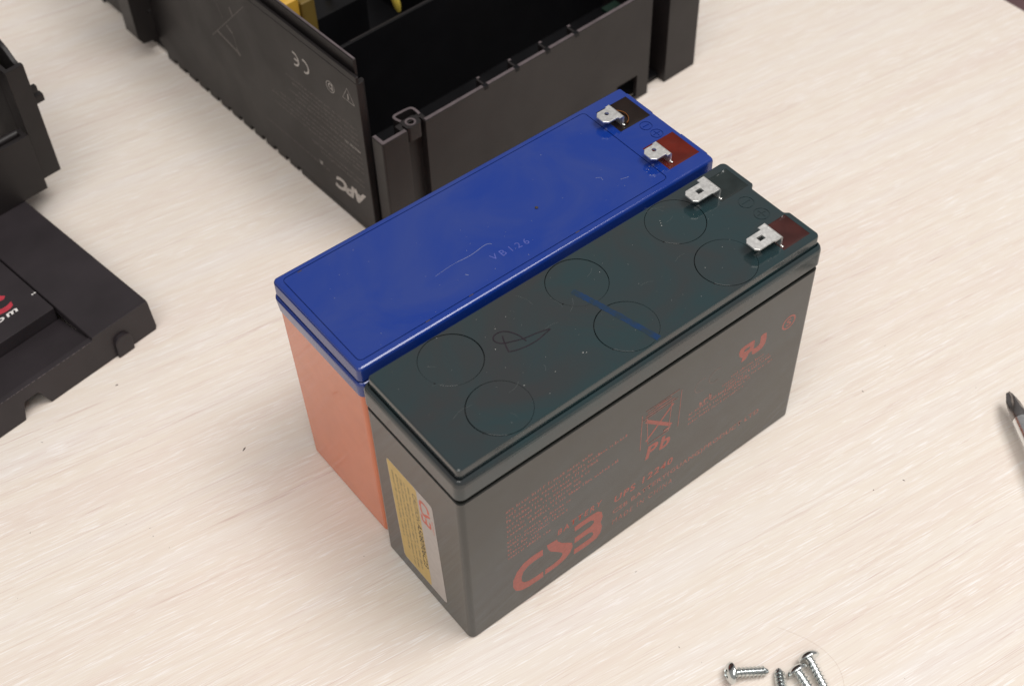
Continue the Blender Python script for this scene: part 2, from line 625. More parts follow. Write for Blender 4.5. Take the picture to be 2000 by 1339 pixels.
def well_fill(parent, x0, x1, y0, y1, z, mat, sag=0.5, name='terminal_well', bumps=()):
    n = 18
    mb = MB()
    v = []
    for j in range(n + 1):
        for i in range(n + 1):
            a, b = i / n, j / n
            e = (1 - (2 * a - 1) ** 6) * (1 - (2 * b - 1) ** 6)
            zz = z - 0.08 - sag * e
            for (bx, by, br, bh) in bumps:
                dd = ((x0 + (x1 - x0) * a - bx) ** 2 + (y0 + (y1 - y0) * b - by) ** 2) / br ** 2
                zz += bh * math.exp(-dd)
            v.append((x0 + (x1 - x0) * a, y0 + (y1 - y0) * b, zz))
    f = []
    for j in range(n):
        for i in range(n):
            k = j * (n + 1) + i
            f.append((k, k + 1, k + n + 2, k + n + 1))
    mb.add(v, f)
    return mb.build(name, mat, parent, 80)

def blob(parent, x, y, z, r, name='solder_blob'):
    mb = MB()
    mb.lathe([(r * math.cos(a), r * 0.7 * math.sin(a)) for a in [math.pi / 2 * k / 6 - 0.3 for k in range(7)]] + [(0.01, r * 0.7)], (x, y, z), (0, 0, 1), 12)
    return mb.build(name, 'solder', parent, 60)

def polarity(cx, cy, z, r, plus, depth=0.35):
    """cutters for an embossed ring with a bar or a cross in it"""
    out = []
    mb = MB()
    seg = 28
    rin, rout = r - 0.38, r
    rs = [[(cx + q * math.cos(2 * math.pi * k / seg), cy + q * math.sin(2 * math.pi * k / seg), zz) for k in range(seg)] for q, zz in ((rin, z - depth), (rout, z - depth), (rout, z + 1), (rin, z + 1))]
    rs.append(rs[0])
    mb.rings(rs, False, False)
    out.append(cutter(mb))
    out.append(cutter(MB().box(cx - r * 0.62, cx + r * 0.62, cy - 0.22, cy + 0.22, z - depth * 0.9, z + 1)))
    if plus:
        out.append(cutter(MB().box(cx - 0.22, cx + 0.22, cy - r * 0.62, cy + r * 0.62, z - depth * 0.8, z + 1)))
    return out

LX, WY, HT = 151.0, 49.26, 94.7
bk = thing('sealed_battery', 'black lead acid battery with red printing on its long side, nearest the camera', 'battery', (0, 0, 0))
FB = 0.35                     # the case walls stand this far inside the lid rim
MB().loft(rrect(FB, LX - FB, FB, WY - FB, 2.2), [(1.0, 0.0), (0.35, 0.25), (0.0, 0.9), (0, 79.6), (0.3, 79.95), (2.6, 80.0), (2.6, 82.3)]).build('case', 'black_case', bk, 25)
lid_out = rrect(0, LX, 0, WY, 2.7, 8)
lid_prof = [(2.8, 82.25), (0.2, 82.3), (0, 82.55), (0, 88.2), (0.10, 89.0), (0.42, 89.9), (0.85, 90.55), (1.25, 90.8), (1.45, 90.7), (1.6, 89.9), (2.6, 89.9)]
lid = MB().loft(lid_out, lid_prof).build('lid', 'black_lid', bk, 25)
plate_pts = [(1.75, 1.75), (150.0, 1.75), (150.0, 15.8), (148.5, 17.0), (148.5, 31.8), (150.4, 33.2), (150.4, WY - 1.75), (1.75, WY - 1.75)]
plate_out = fillet(plate_pts, [1.6, 2.0, 1.2, 1.0, 1.0, 1.2, 2.0, 1.6], 6)
plate = MB().loft(plate_out, [(0.0, 89.5), (0, 93.9), (0.18, 94.4), (0.6, 94.7)]).build('lid_plate', 'black_lid', bk, 25)
VC = [(25.3, 36.45), (25.3, 12.54), (75.3, 36.44), (75.2, 12.53), (117.8, 36.43), (117.7, 12.55)]
RV = 10.35
cuts = [cutter(MB().lathe([(RV, 92.9), (RV, 96)], (x, y, 0), (0, 0, 1), 72)) for x, y in VC]
WA = (135.9, 148.3, 33.4, 44.3)
WB = (135.7, 147.7, 4.5, 16.0)
for w in (WA, WB):
    cuts.append(cutter(MB().box(w[0], w[1], w[2], w[3], 92.6, 96)))
cuts += polarity(141.9, 28.1, HT, 2.8, False, 0.18) + polarity(142.0, 21.0, HT, 2.8, True, 0.18)
difference(plate, cuts, 25)
caps = [(0.14, 0.04), (-0.15, -0.02), (0.06, 0.10), (-0.13, 0.04), (0.02, -0.06), (-0.16, -0.02)]
for (x, y), (ox, oy) in zip(VC, caps):
    rc = RV - 0.21
    o = MB().lathe([(rc, 93.0), (rc, HT - 0.06), (rc - 0.06, HT + random.uniform(-0.02, 0.02)), (0.02, HT + 0.005)], (x - ox, y - oy, 0), (0, 0, 1), 72, True, True).build('vent_cap', 'black_lid', bk, 25)
    # the moulding nub left on the seam
    a = math.radians(205)
    MB().lathe([(0.32, 0), (0.25, 0.12), (0.05, 0.18)], (x + RV * math.cos(a), y + RV * math.sin(a), HT - 0.05), (0, 0, 1), 8).build('nub', 'ups_in', bk)
well_fill(bk, *WA, HT, 'ep_teal', 0.7, bumps=((138, 38.5, 2.8, 0.35),))
well_fill(bk, *WB, HT, 'ep_maroon', 0.7, bumps=((138, 10.2, 2.8, 0.35),))
battery_tab(bk, 137.0, 35.3, 43.3, 93.9, 99.0, 133.4, 125.6, 35.6, 41.9, (130.5, 38.9, 1.25, 'rect'))
battery_tab(bk, 136.8, 6.6, 14.6, 93.9, 99.0, 133.2, 125.5, 7.0, 13.3, (130.6, 10.5, 1.25, 'rect'))
blob(bk, 137.1, 35.0, 94.3, 0.5)
blob(bk, 136.9, 6.3, 94.3, 0.5)

# print on the long side
LF = Face((0, FB, 0), (1, 0, 0), (0, 0, 1), 0.012)
C_ = [(31.29, 25.65), (26.88, 26.0), (23.11, 25.25), (20.4, 22.87), (18.6, 18.9), (18.5, 14.96), (19.6, 11.6), (21.9, 9.5), (25.07, 8.5), (29.19, 8.2), (31.37, 8.21), (31.39, 11.66), (28.21, 11.75), (25.39, 12.1), (23.2, 13.3), (22.2, 15.2), (22.15, 17.7), (23.0, 20.14), (25.04, 21.74), (27.82, 22.1), (31.36, 21.89)]
S_ = [(37.23, 25.72), (38.0, 23.62), (39.56, 21.3), (42.17, 18.9), (44.02, 17.0), (44.31, 14.26), (43.29, 11.6), (41.2, 9.7), (38.06, 8.89), (34.91, 8.72), (32.05, 8.8), (32.33, 11.83), (35.44, 11.7), (38.57, 12.19), (39.86, 13.6), (39.59, 15.2), (36.99, 18.35), (34.67, 20.9), (33.51, 23.39), (33.01, 26.32)]
B_ = [(45.13, 22.73), (44.93, 25.6), (48.29, 25.79), (52.46, 25.75), (55.1, 25.33), (57.01, 23.34), (57.61, 19.9), (56.78, 17.0), (57.55, 14.0), (56.93, 10.5), (55.11, 8.6), (51.35, 8.1), (47.59, 8.3), (44.92, 8.5), (44.98, 11.69), (48.59, 11.6), (52.32, 11.6), (53.64, 12.7), (53.04, 14.6), (51.67, 15.5), (48.48, 15.6), (45.08, 15.4), (45.14, 18.66), (48.44, 18.8), (52.12, 18.9), (53.69, 19.9), (53.37, 21.6), (52.01, 22.6), (49.39, 22.8)]
poly_print('logo_print', LF, [C_, S_, B_], 'red_ink', bk)
text_print('text_print', LF, 'BATTERY', 37.6, 57.0, 27.7, 3.1, 'red_ink', bk, 0.022, 0.15, spacing=1.4)
text_print('text_print', LF, 'UPS 12240', 62.6, 89.4, 23.1, 3.7, 'red_ink', bk, 0.025, 0.1, spacing=1.2)
text_print('text_print', LF, 'CSB BATTERY(GUANG)PRODUCT LTD', 62.2, 132.2, 15.9, 3.3, 'red_ink_fine', bk, 0.02, 0.0, 15.4, 1.1)
text_print('text_print', LF, 'MADE IN CHINA', 62.2, 90.2, 10.2, 2.9, 'red_ink_fine', bk, 0.0, 0.1, spacing=1.3)
poly_print('emblem_print', LF, [[(117.93, 55.3), (118.3, 57.6), (116.75, 59.2), (116.1, 61.6), (116.7, 63.2), (118.45, 63.6), (121.0, 63.6), (123.3, 63.3), (123.5, 60.4), (123.3, 58.9), (124.6, 58.2), (126.3, 59.2), (126.25, 62.9), (127.5, 63.4), (128.9, 62.9), (129.35, 59.55), (129.0, 56.9), (127.9, 55.7), (126.16, 55.3), (123.9, 55.3), (122.9, 56.2), (122.6, 58.0), (121.5, 58.0), (120.1, 55.6)]], 'red_ink', bk)
poly_print('emblem_print', Face((0, FB, 0), (1, 0, 0), (0, 0, 1), 0.025), [[(118.6, 60.2), (121.3, 60.2), (121.3, 61.5), (118.9, 61.5)]], 'black_case', bk)
ring = []
for k in range(28):
    a0, a1 = 2 * math.pi * k / 28, 2 * math.pi * (k + 1) / 28
    ring.append([(140 + 3.3 * math.cos(a0), 60 + 3.3 * math.sin(a0)), (140 + 3.3 * math.cos(a1), 60 + 3.3 * math.sin(a1)), (140 + 2.55 * math.cos(a1), 60 + 2.55 * math.sin(a1)), (140 + 2.55 * math.cos(a0), 60 + 2.55 * math.sin(a0))])
poly_print('emblem_print', LF, ring, 'red_ink', bk)
text_print('emblem_print', LF, 'S', 138.8, 141.2, 58.3, 3.4, 'red_ink', bk, 0.02)
# recycling panel: crossed bin over Pb
binp = []
for pts, w in (([(75.0, 58.6), (86.5, 47.4)], 1.5), ([(75.5, 47.4), (86.7, 58.6)], 0.95)):
    binp += stroke_polys(pts, w)
poly_print('bin_cross_print', LF, binp, 'red_ink', bk, 0.006)
binl = []
for pts, w in (([(72.9, 63.2), (73.0, 44.2)], 0.3), ([(90.1, 63.2), (90.05, 43.4)], 0.3), ([(75.0, 60.5), (76.4, 45.0)], 0.35), ([(86.0, 60.9), (85.6, 45)], 0.35), ([(74.6, 61.3), (87.0, 61.3)], 0.5), ([(75.4, 62.6), (85.5, 62.9)], 0.4), ([(78.5, 63.4), (83, 63.4)], 0.4), ([(73.5, 60.2), (88.5, 60.2)], 0.3), ([(76.4, 45), (85.6, 45)], 0.35), ([(83.5, 46.3), (86.2, 46.5)], 1.1), ([(74.5, 64.2), (89, 64.2)], 0.25)):
    binl += stroke_polys(pts, w)
poly_print('bin_outline_print', Face((0, FB, 0), (1, 0, 0), (0, 0, 1), 0.028), binl, 'red_ink_fine', bk, 0.003)
text_print('text_print', LF, 'Pb', 75.7, 87.0, 36.2, 7.0, 'red_ink', bk, 0.03, 0.15, spacing=1.25)
rn = random.Random(3)
rows = []
for i, (x1, skip) in enumerate(((52, 0), (66, 0), (54, 0), (51, 0), (47, 0), (64, 0))):
    rows.append((17, x1, 60.6 - i * 2.75, 1.55))
for i, x1 in enumerate((43, 41, 42, 30, 34)):
    rows.append((17, x1, 43.4 - i * 2.4, 1.45))
poly_print('fine_print', LF, fine_rows(rows, rn), 'red_ink_fine', bk)
rows = [(95, 122, 45.0, 1.5), (95, 124, 42.3, 1.4), (95, 121, 39.8, 1.4), (112, 134, 46.8, 1.4), (114, 130, 50.6, 1.3), (110, 133, 48.6, 1.2), (112, 135, 44.0, 1.3), (99.5, 104, 46.5, 3.0)]
poly_print('fine_print', LF, fine_rows(rows, rn), 'red_ink_fine', bk)
ce = []
for cx_, r_ in ((99.5, 3.2), (106, 3.2)):
    for k in range(9):
        a0, a1 = math.radians(60 + k * 26), math.radians(60 + (k + 1) * 26)
        ce += stroke_polys([(cx_ + r_ * math.cos(a0), 58 + r_ * math.sin(a0)), (cx_ + r_ * math.cos(a1), 58 + r_ * math.sin(a1))], 0.35)
poly_print('faint_print', LF, ce, flat('very_faint_red_ink', (0.09, 0.04, 0.032, 1), 0.17, 0.2, 0.5, 0.8), bk, 0.0008)

# sticker on the short end
EF = Face((FB, 40.4, 62.5), (0, -2.6 / 54.5, -1), (0, -1, -0.6 / 24.3), 0.05)
st = MB()
sp = rrect(0, 55.3, 0, 24.5, 1.6, 5)
st.rings([[EF.p(a, b, -0.04) for a, b in sp], [EF.p(a, b, 0.02) for a, b in sp]])
sticker = st.build('sticker', 'sticker', bk)
EF2 = Face(EF.o, EF.x, EF.y, 0.083)
EF3 = Face(EF.o, EF.x, EF.y, 0.095)
poly_print('yellow_panel', EF2, [rrect(0.15, 55.1, 0.15, 16.0, 1.5, 5)], 'sticker_y', sticker)
rows = []
for i, (a, b) in enumerate(((4.5, 40), (4.5, 45), (4.5, 52), (4.5, 52), (4.5, 51))):
    rows.append((a, b, 2.1 + i * 2.15, 1.35))
poly_print('fine_print', EF3, fine_rows(rows, rn), 'sticker_txt', sticker)
text_print('text_print', EF3, 'CAUTION', 4.6, 19.5, 13.1, 2.3, 'sticker_txt', sticker, 0.02)
text_print('text_print', EF3, 'A5080906C23', 20.5, 45.5, 13.1, 2.6, 'black_ink', sticker, 0.01)
def remap(poly, x0, x1, y0, y1):
    return [(x0 + (x - 18.5) / (57.6 - 18.5) * (x1 - x0), y0 + (y - 8.1) / (26.3 - 8.1) * (y1 - y0)) for x, y in poly]
poly_print('logo_print', EF2, [remap(q, 3.2, 15.6, 16.7, 22.3) for q in (C_, S_, B_)], 'sticker_red', sticker)
text_print('text_print', EF2, 'BATTERY', 9.3, 16.5, 22.7, 0.9, 'sticker_red', sticker)

# pen marks, dust and scratches on the lid
TF = Face((0, 0, HT), (1, 0, 0), (0, 1, 0), 0.03)
def ribbon(pts, ws):
    out = []
    P = [Vector(p) for p in pts]
    L, Rr = [], []
    for i, p in enumerate(P):
        d = (P[min(i + 1, len(P) - 1)] - P[max(i - 1, 0)]).normalized()
        nn = Vector((-d.y, d.x)) * (ws[i] / 2 if isinstance(ws, (list, tuple)) else ws / 2)
        L.append(p + nn)
        Rr.append(p - nn)
    for i in range(len(P) - 1):
        out.append([tuple(Rr[i]), tuple(Rr[i + 1]), tuple(L[i + 1]), tuple(L[i])])
    return out
def smooth(pts, n=6):
    P = [Vector(p) for p in pts]
    out = []
    for i in range(len(P) - 1):
        p0, p1, p2, p3 = P[max(i - 1, 0)], P[i], P[i + 1], P[min(i + 2, len(P) - 1)]
        for k in range(n):
            t = k / n
            out.append(0.5 * ((2 * p1) + (-p0 + p2) * t + (2 * p0 - 5 * p1 + 4 * p2 - p3) * t * t + (-p0 + 3 * p1 - 3 * p2 + p3) * t ** 3))
    out.append(P[-1])
    return [tuple(q) for q in out]
mk = smooth([(71.6, 34.4), (72.6, 31.2), (73.6, 27.6), (74.7, 23.4), (77.2, 13.2), (79.6, 2.6)])
poly_print('marker_stroke', TF, ribbon(mk, [1.6] + [2.2 + 0.25 * math.sin(1.9 * i) for i in range(len(mk) - 2)] + [2.2]), 'marker', bk)
poly_print('pen_scribble', Face((0, 0, HT), (1, 0, 0), (0, 1, 0), 0.04), ribbon(smooth([(43.2, 33.9), (42.02, 31.36), (40.72, 27.64)]), 0.42) + ribbon(smooth([(40.72, 27.64), (43.18, 26.61), (46.84, 25.84), (50.71, 25.71), (54.02, 26.29), (56.27, 26.78), (52.23, 27.99), (47.65, 28.9), (43.82, 30.31), (41.22, 31.58), (40.04, 33.43), (40.38, 34.91), (41.82, 35.7), (44.16, 35.32), (45.85, 33.7), (47.2, 30.82), (47.61, 27.62)]), 0.38), 'pen', bk, 0.0006)

def dust(parent, x0, x1, y0, y1, z, n, seed, extra=()):
    rd = random.Random(seed)
    mb = MB()
    spots = [(rd.uniform(x0, x1), rd.uniform(y0, y1), rd.choice((0.05, 0.05, 0.07, 0.07, 0.1, 0.14))) for _ in range(n)] + list(extra)
    for x, y, r in spots:
        k = rd.randint(5, 7)
        ph = rd.random() * 6
        base = [(x + r * rd.uniform(0.6, 1.2) * math.cos(ph + 2 * math.pi * i / k), y + r * rd.uniform(0.6, 1.2) * math.sin(ph + 2 * math.pi * i / k), z + 0.01) for i in range(k)]
        top = [((p[0] + x) / 2, (p[1] + y) / 2, z + 0.01 + r * 0.6) for p in base]
        mb.rings([base, top])
    o = mb.build('dust_specks', 'dust', parent)
    o['kind'] = 'stuff'
    return o
dust(bk, 4, 132, 4, 46, HT, 70, 5, ((38.2, 31.0, 0.2), (36.2, 14.5, 0.22), (58, 13.0, 0.25), (58.8, 12.4, 0.18), (113, 38, 0.22), (113.6, 39, 0.16), (114.1, 40, 0.14), (27, 46, 0.16)))
scr = []
rs_ = random.Random(11)
for _ in range(16):
    x, y, a, l = rs_.uniform(10, 120), rs_.uniform(6, 44), rs_.uniform(0, 3.14), rs_.uniform(2, 9)
    scr += ribbon(smooth([(x, y), (x + l / 2 * math.cos(a), y + l / 2 * math.sin(a)), (x + l * math.cos(a + 0.2), y + l * math.sin(a + 0.2))], 4), 0.07)
poly_print('scratches', Face((0, 0, HT), (1, 0, 0), (0, 1, 0), 0.02), scr, flat('lid_scratch', (0.075, 0.085, 0.085, 1), 0.6), bk)

# ------------------------------------------------------------------ blue battery
BX, BY = 0.8, 50.9
BL, BW, BH = 150.0, 50.3, 93.7
bl = thing('sealed_battery', 'lead acid battery with blue lid and orange case, behind the black one', 'battery', (BX, BY, 0))
MB().rings([[(x, y, z) for x, y in rrect(a + d, BL - a - d, b + d, BW - c - d, 2.2)] for a, b, c, d, z in ((2.1, 1.9, 0.45, 0.9, 0), (2.1, 1.9, 0.45, 0.25, 0.3), (2.1, 1.9, 0.45, 0, 1.0), (0.7, 0.6, 0.35, 0, 79.6), (0.7, 0.6, 0.35, 0.8, 79.75))]).build('case', 'orange_case', bl, 25)
bo = rrect(0, BL, 0, BW, 2.6, 8)
MB().loft(bo, [(1.2, 79.8), (0.45, 79.9), (0.3, 80.1), (-0.25, 85.6), (-0.15, 86.3), (0.10, 86.8), (0.40, 86.95), (0.75, 86.8), (0.95, 86.0), (2.5, 85.8)]).build('lid', 'blue_lid', bl, 25)
bp_out = rrect(0.45, BL - 0.4, 0.4, BW - 0.4, 1.7, 8)
bplate = MB().loft(bp_out, [(1.3, 85.5), (1.3, 87.0), (0.15, 87.5), (0, 87.8), (0, 92.3), (0.1, 92.85), (0.35, 93.3), (0.75, 93.58), (1.2, 93.7)]).build('lid_plate', 'blue_lid', bl, 25)
# engraved seam of the cover sheet
def loop_cutter(outer, w, z0, z1):
    inner = inset(outer, w)
    rs = [[(x, y, z0) for x, y in outer], [(x, y, z1) for x, y in outer], [(x, y, z1) for x, y in inner], [(x, y, z0) for x, y in inner]]
    rs.append(rs[0])
    mb = MB()
    mb.rings(rs, False, False)
    bm = bmesh.new()
    me = mb.mesh('cutter')
    bm.from_mesh(me)
    bmesh.ops.remove_doubles(bm, verts=bm.verts, dist=1e-7)
    bmesh.ops.recalc_face_normals(bm, faces=bm.faces)
    bm.to_mesh(me)
    bm.free()
    return link('cutter', me, None)
cuts = [loop_cutter(rrect(2.75, 130.2, 3.2, 47.6, 1.8, 5), 0.32, BH - 0.5, BH + 1)]
UA = (133.3, 147.3, 31.2, 44.6)
UB = (133.3, 147.3, 6.0, 19.8)
for w in (UA, UB):
    cuts.append(cutter(MB().box(*w, BH - 2, BH + 1)))
cuts += [cutter(MB().box(BL - 1.4, BL + 2, a, b, 80, 99)) for a, b in ((17.0, 32.4), (-2, 4.3), (45.4, 55))]
cuts += polarity(142.2, 28.0, BH, 2.35, False, 0.3) + polarity(142.4, 22.6, BH, 2.35, True, 0.3)
difference(bplate, cuts, 25)
well_fill(bl, *UA, BH, 'ep_black', 0.45, bumps=((137, 37.6, 3.0, 0.35),))
well_fill(bl, *UB, BH, 'ep_red', 0.5, bumps=((137, 13.0, 3.2, 0.35), (142.5, 15.0, 2.0, 0.2)))
# copper coloured ring seen through the dark epoxy
rg = MB()
rg.tube([(137 + 4.2 * math.cos(a), 37.6 + 4.2 * math.sin(a), BH - 0.02) for a in [math.radians(-75 + 10 * k) for k in range(17)]], 0.22, 6)
rg.build('copper_ring', metal('copper', (0.55, 0.22, 0.07, 1), 0.3), bl)
battery_tab(bl, 136.9, 33.6, 41.4, BH - 0.8, 97.8, 134.6, 128.9, 34.4, 40.8, (132.6, 38.2, 0.85, 'round'), 1.5)
battery_tab(bl, 136.6, 8.7, 16.5, BH - 0.8, 97.8, 134.5, 128.9, 9.6, 16.0, (132.7, 13.6, 0.85, 'round'), 1.5)
blob(bl, 136.8, 33.4, BH - 0.1, 0.45)
blob(bl, 136.6, 8.4, BH - 0.1, 0.45)
UF = Face((-BX, -BY, BH), (1, 0, 0), (0, 1, 0), 0.012)
text_print('stamped_text', UF, 'VB126', 61.3, 75.6, 61.6, 2.6, flat('stamp_blue', (0.07, 0.09, 0.33, 1), 0.5), bl, -0.005, 0.0, 60.3, 1.5)
poly_print('scratches', UF, ribbon(smooth([(42.5, 68.0), (50, 68.6), (57, 68.2), (63.5, 68.9), (65.5, 67.9)]), [0.08] * 8 + [0.16] * 17)
           + ribbon([(50.5, 62.5), (51.2, 61.6)], 0.2) + ribbon([(112, 70), (113.5, 69), (113.2, 67.5)], 0.12) + ribbon([(118, 64), (121, 63.2)], 0.12), 'scratch', bl)['kind'] = 'stuff'
dust(bl, 4, 128, 4, 46, BH, 45, 8)
dust(bl, 126, 135, 6, 12, BH, 25, 9)
MB().lathe([(0.55, 0), (0.6, 0.3), (0.3, 0.6), (0.02, 0.7)], (86.5, 71.0 - BY + 0.5, BH), (0, 0, 1), 7).build('grit', 'crumb', bl)
dark = MB()
for (x, y) in ((8.5, 46.9), (45, 3.3), (89, 3.3), (28, 3.3)):
    dark.box(x, x + 1.6, y - 0.22, y + 0.12, BH, BH + 0.06)
dark.build('seam_flaws', 'crumb', bl)['kind'] = 'stuff'

# ------------------------------------------------------------------ open UPS chassis
ch = thing('equipment_chassis', 'open black plastic chassis with grey printing on its side, behind the batteries', 'chassis', (86.154, 165.678, 0), 2.8)
D = 235.0
Hf = 57.4
front = MB()
fp = [(0, 7), (0, 0.6), (0.6, 0), (12.6, 0), (12.6, 4.0), (21.5, 4.0), (21.5, 0), (149, 0), (149, 13), (160.2, 13), (160.2, 0), (180, 0), (180, 14), (178, 14), (178, 2), (162.2, 2), (162.2, 15), (147, 15), (147, 2), (23.5, 2), (23.5, 6), (10.6, 6), (10.6, 2), (2, 2), (2, 7)]
front.prism(fp, 0.2, Hf)
fr = front.build('front_panel', 'ups', ch, 30, 0.25, 2)
difference(fr, [cutter(MB().box(128.8, 141.6, -1, 3, 2.4, 14.6)), cutter(MB().prism([(174, -3), (181, -3), (181, 1), (174, 1)], -3, 0.0)),
                cutter(MB().rings([[(172.5, y, -1), (182, y, -1), (182, y, 6.0)] for y in (-5, 20)]))], 30)
# rim interruptions and hooks along the panel's top edge
for u in (53.1, 70.0, 87.0, 103.3):
    h = MB()
    h.prism([(u - 0.5, 1.9), (u + 0.5, 1.9), (u + 0.5, 5.2), (u + 1.6, 5.9), (u + 1.4, 6.6), (u - 0.5, 5.8)], 30, Hf + 0.35)
    h.build('hook_rib', 'ups', ch, 30, 0.12, 1)
    MB().box(u + 0.2, u + 1.5, 5.5, 6.4, Hf + 0.36, Hf + 0.5).build('hook_tip', 'rim', ch)  # paler cap, light on the hook painted in
    MB().box(u - 0.9, u + 1.3, -0.12, 2.1, Hf - 1.6, Hf + 0.08).build('rim_notch', 'ups_in', ch)
for a, b in ((22.0, 52.0), (54.5, 68.9), (71.4, 85.9), (88.4, 102.2), (104.7, 148.8)):
    MB().box(a, b, 0.25, 1.75, Hf + 0.01, Hf + 0.22).build('rim', 'rim', ch, 30, 0.06, 1)  # added strips, lighter in colour to imitate light reflected off the top edge
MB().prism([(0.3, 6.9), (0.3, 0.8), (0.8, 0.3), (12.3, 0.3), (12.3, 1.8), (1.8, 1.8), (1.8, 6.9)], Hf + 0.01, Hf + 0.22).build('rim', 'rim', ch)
ledge = MB()
ledge.box(24, 146, 2.0, 3.4, Hf - 9, Hf - 2.2)
ledge.build('inner_ledge', 'ups', ch)
boss = MB()
boss.prism(rrect(13.2, 20.6, 0.7, 6.4, 1.6, 5), Hf - 7, Hf + 0.2)
bs = boss.build('screw_boss', 'ups', ch, 30)
difference(bs, [cutter(MB().lathe([(1.35, Hf - 6), (1.35, Hf + 2)], (16.8, 3.6, 0), (0, 0, 1), 20))], 30)
bring = MB()
for q0, q1 in ((1.45, 2.3),):
    n_ = 24
    rr_ = [[(16.8 + q * math.cos(2 * math.pi * k / n_), 3.6 + q * math.sin(2 * math.pi * k / n_), zz) for k in range(n_)] for q, zz in ((q0, Hf + 0.21), (q1, Hf + 0.21), (q1, Hf + 0.36), (q0, Hf + 0.36))]
    rr_.append(rr_[0])
    bring.rings(rr_, False, False)
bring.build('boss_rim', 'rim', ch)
clip = MB()
cp = smooth([(14.0, 6.2), (13.4, 9.2), (14.3, 10.6), (18.0, 10.6), (21.3, 10.3), (22.5, 9.2), (22.6, 6.6), (22.3, 4.9)], 4)
P = [Vector(p) for p in cp]
Lp, Rp = [], []
for i, p in enumerate(P):
    d = (P[min(i + 1, len(P) - 1)] - P[max(i - 1, 0)]).normalized()
    nn = Vector((-d.y, d.x)) * 0.55
    Lp.append(p + nn)
    Rp.append(p - nn)
clip.prism([tuple(q) for q in Lp] + [tuple(q) for q in reversed(Rp)][0:], Hf - 12, Hf + 0.3)
clip.build('cable_clip', 'ups', ch, 40)
cr = MB()
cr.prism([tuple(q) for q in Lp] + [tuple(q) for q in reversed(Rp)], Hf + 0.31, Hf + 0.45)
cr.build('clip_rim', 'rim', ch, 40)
# left side wall with vent slots along its bottom edge
sw = MB()
prof = [(-2.0, 9.6), (-2.0, D), (-0.6, D), (-0.6, 9.6)]
sw.prism([(-2.0, 9.6), (0.9, 9.6), (2.4, 10.6), (2.4, 12.2), (0.4, 12.2), (0.4, D), (-2.0, D)], 3.4, 83.0)
sw.box(-2.0, -0.7, 9.6, D, 83.05, 86.2)
side = sw.build('side_wall', 'ups', ch, 30, 0.2, 1)
difference(side, [cutter(MB().rings([[(-5, y, zz) for y, zz in ((172, 2), (186, 2), (186, 16))], [(5, y, zz) for y, zz in ((172, 2), (186, 2), (186, 16))]]))], 30)
MB().box(0.0, 1.5, 13.0, D, 83.0, 91.6).build('wall_lip', 'ups', ch, 30, 0.2, 1)
MB().box(0.35, 1.2, 13.2, D, 91.61, 91.85).build('rim', 'rim', ch)  # pale strip painting the lit top of the lip
v = 12.0
k = 0
foot = MB()
foot.prism([(-2.0, 9.6), (0.4, 9.6), (0.4, 64.0), (-2.0, 64.0)], 0.6, 3.38)
foot.build('bottom_strip', 'ups', ch)
v = 64.0
while v < 166:
    MB().prism([(-1.9, v + 3.0), (0.4, v + 3.0), (0.4, v + 9.2), (-1.9, v + 9.2)], 0.6, 3.38).build('vent_rib', 'ups', ch)
    v += 9.2
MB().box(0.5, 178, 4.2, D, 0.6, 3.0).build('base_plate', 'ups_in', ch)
MB().box(178, 180, 14.1, D, 0.6, 86).build('side_wall', 'ups', ch, 30, 0.2, 1)
MB().box(-2, 180, D + 0.1, D + 2, 0.6, 86).build('back_wall', 'ups', ch, 30, 0.2, 1)
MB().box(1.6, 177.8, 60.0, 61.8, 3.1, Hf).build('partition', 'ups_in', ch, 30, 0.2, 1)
MB().box(30, 177.0, 60.5, 61.4, Hf + 0.01, Hf + 0.2).build('partition_edge', 'ups', ch)  # strip lighter than the partition, stands in for a light line on its edge
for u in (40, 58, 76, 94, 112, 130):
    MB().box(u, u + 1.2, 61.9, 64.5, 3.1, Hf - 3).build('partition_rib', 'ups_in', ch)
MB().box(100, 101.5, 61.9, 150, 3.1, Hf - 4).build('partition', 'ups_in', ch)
# rear lug standing out of the side wall
lug = MB()
lug.rings([[(-10.3, y, 11.0), (-2.1, y, 9.6), (-2.1, y, 84.0), (-10.3, y, 84.0)] for y in (179, 181.2)])
lug.rings([[(-12.4, 179.0, 14.5), (-10.35, 179.0, 11.0), (-10.35, 179.0, 84), (-12.4, 179.0, 84)], [(-12.4, 190.0, 14.5), (-10.35, 190.0, 11.0), (-10.35, 190.0, 84), (-12.4, 190.0, 84)]])
lg = lug.build('rear_lug', 'ups', ch, 30)
difference(lg, [cutter(MB().lathe([(1.1, -8), (1.1, 8)], (-3.4, 180, 26.3), (0, 1, 0), 16))], 30)
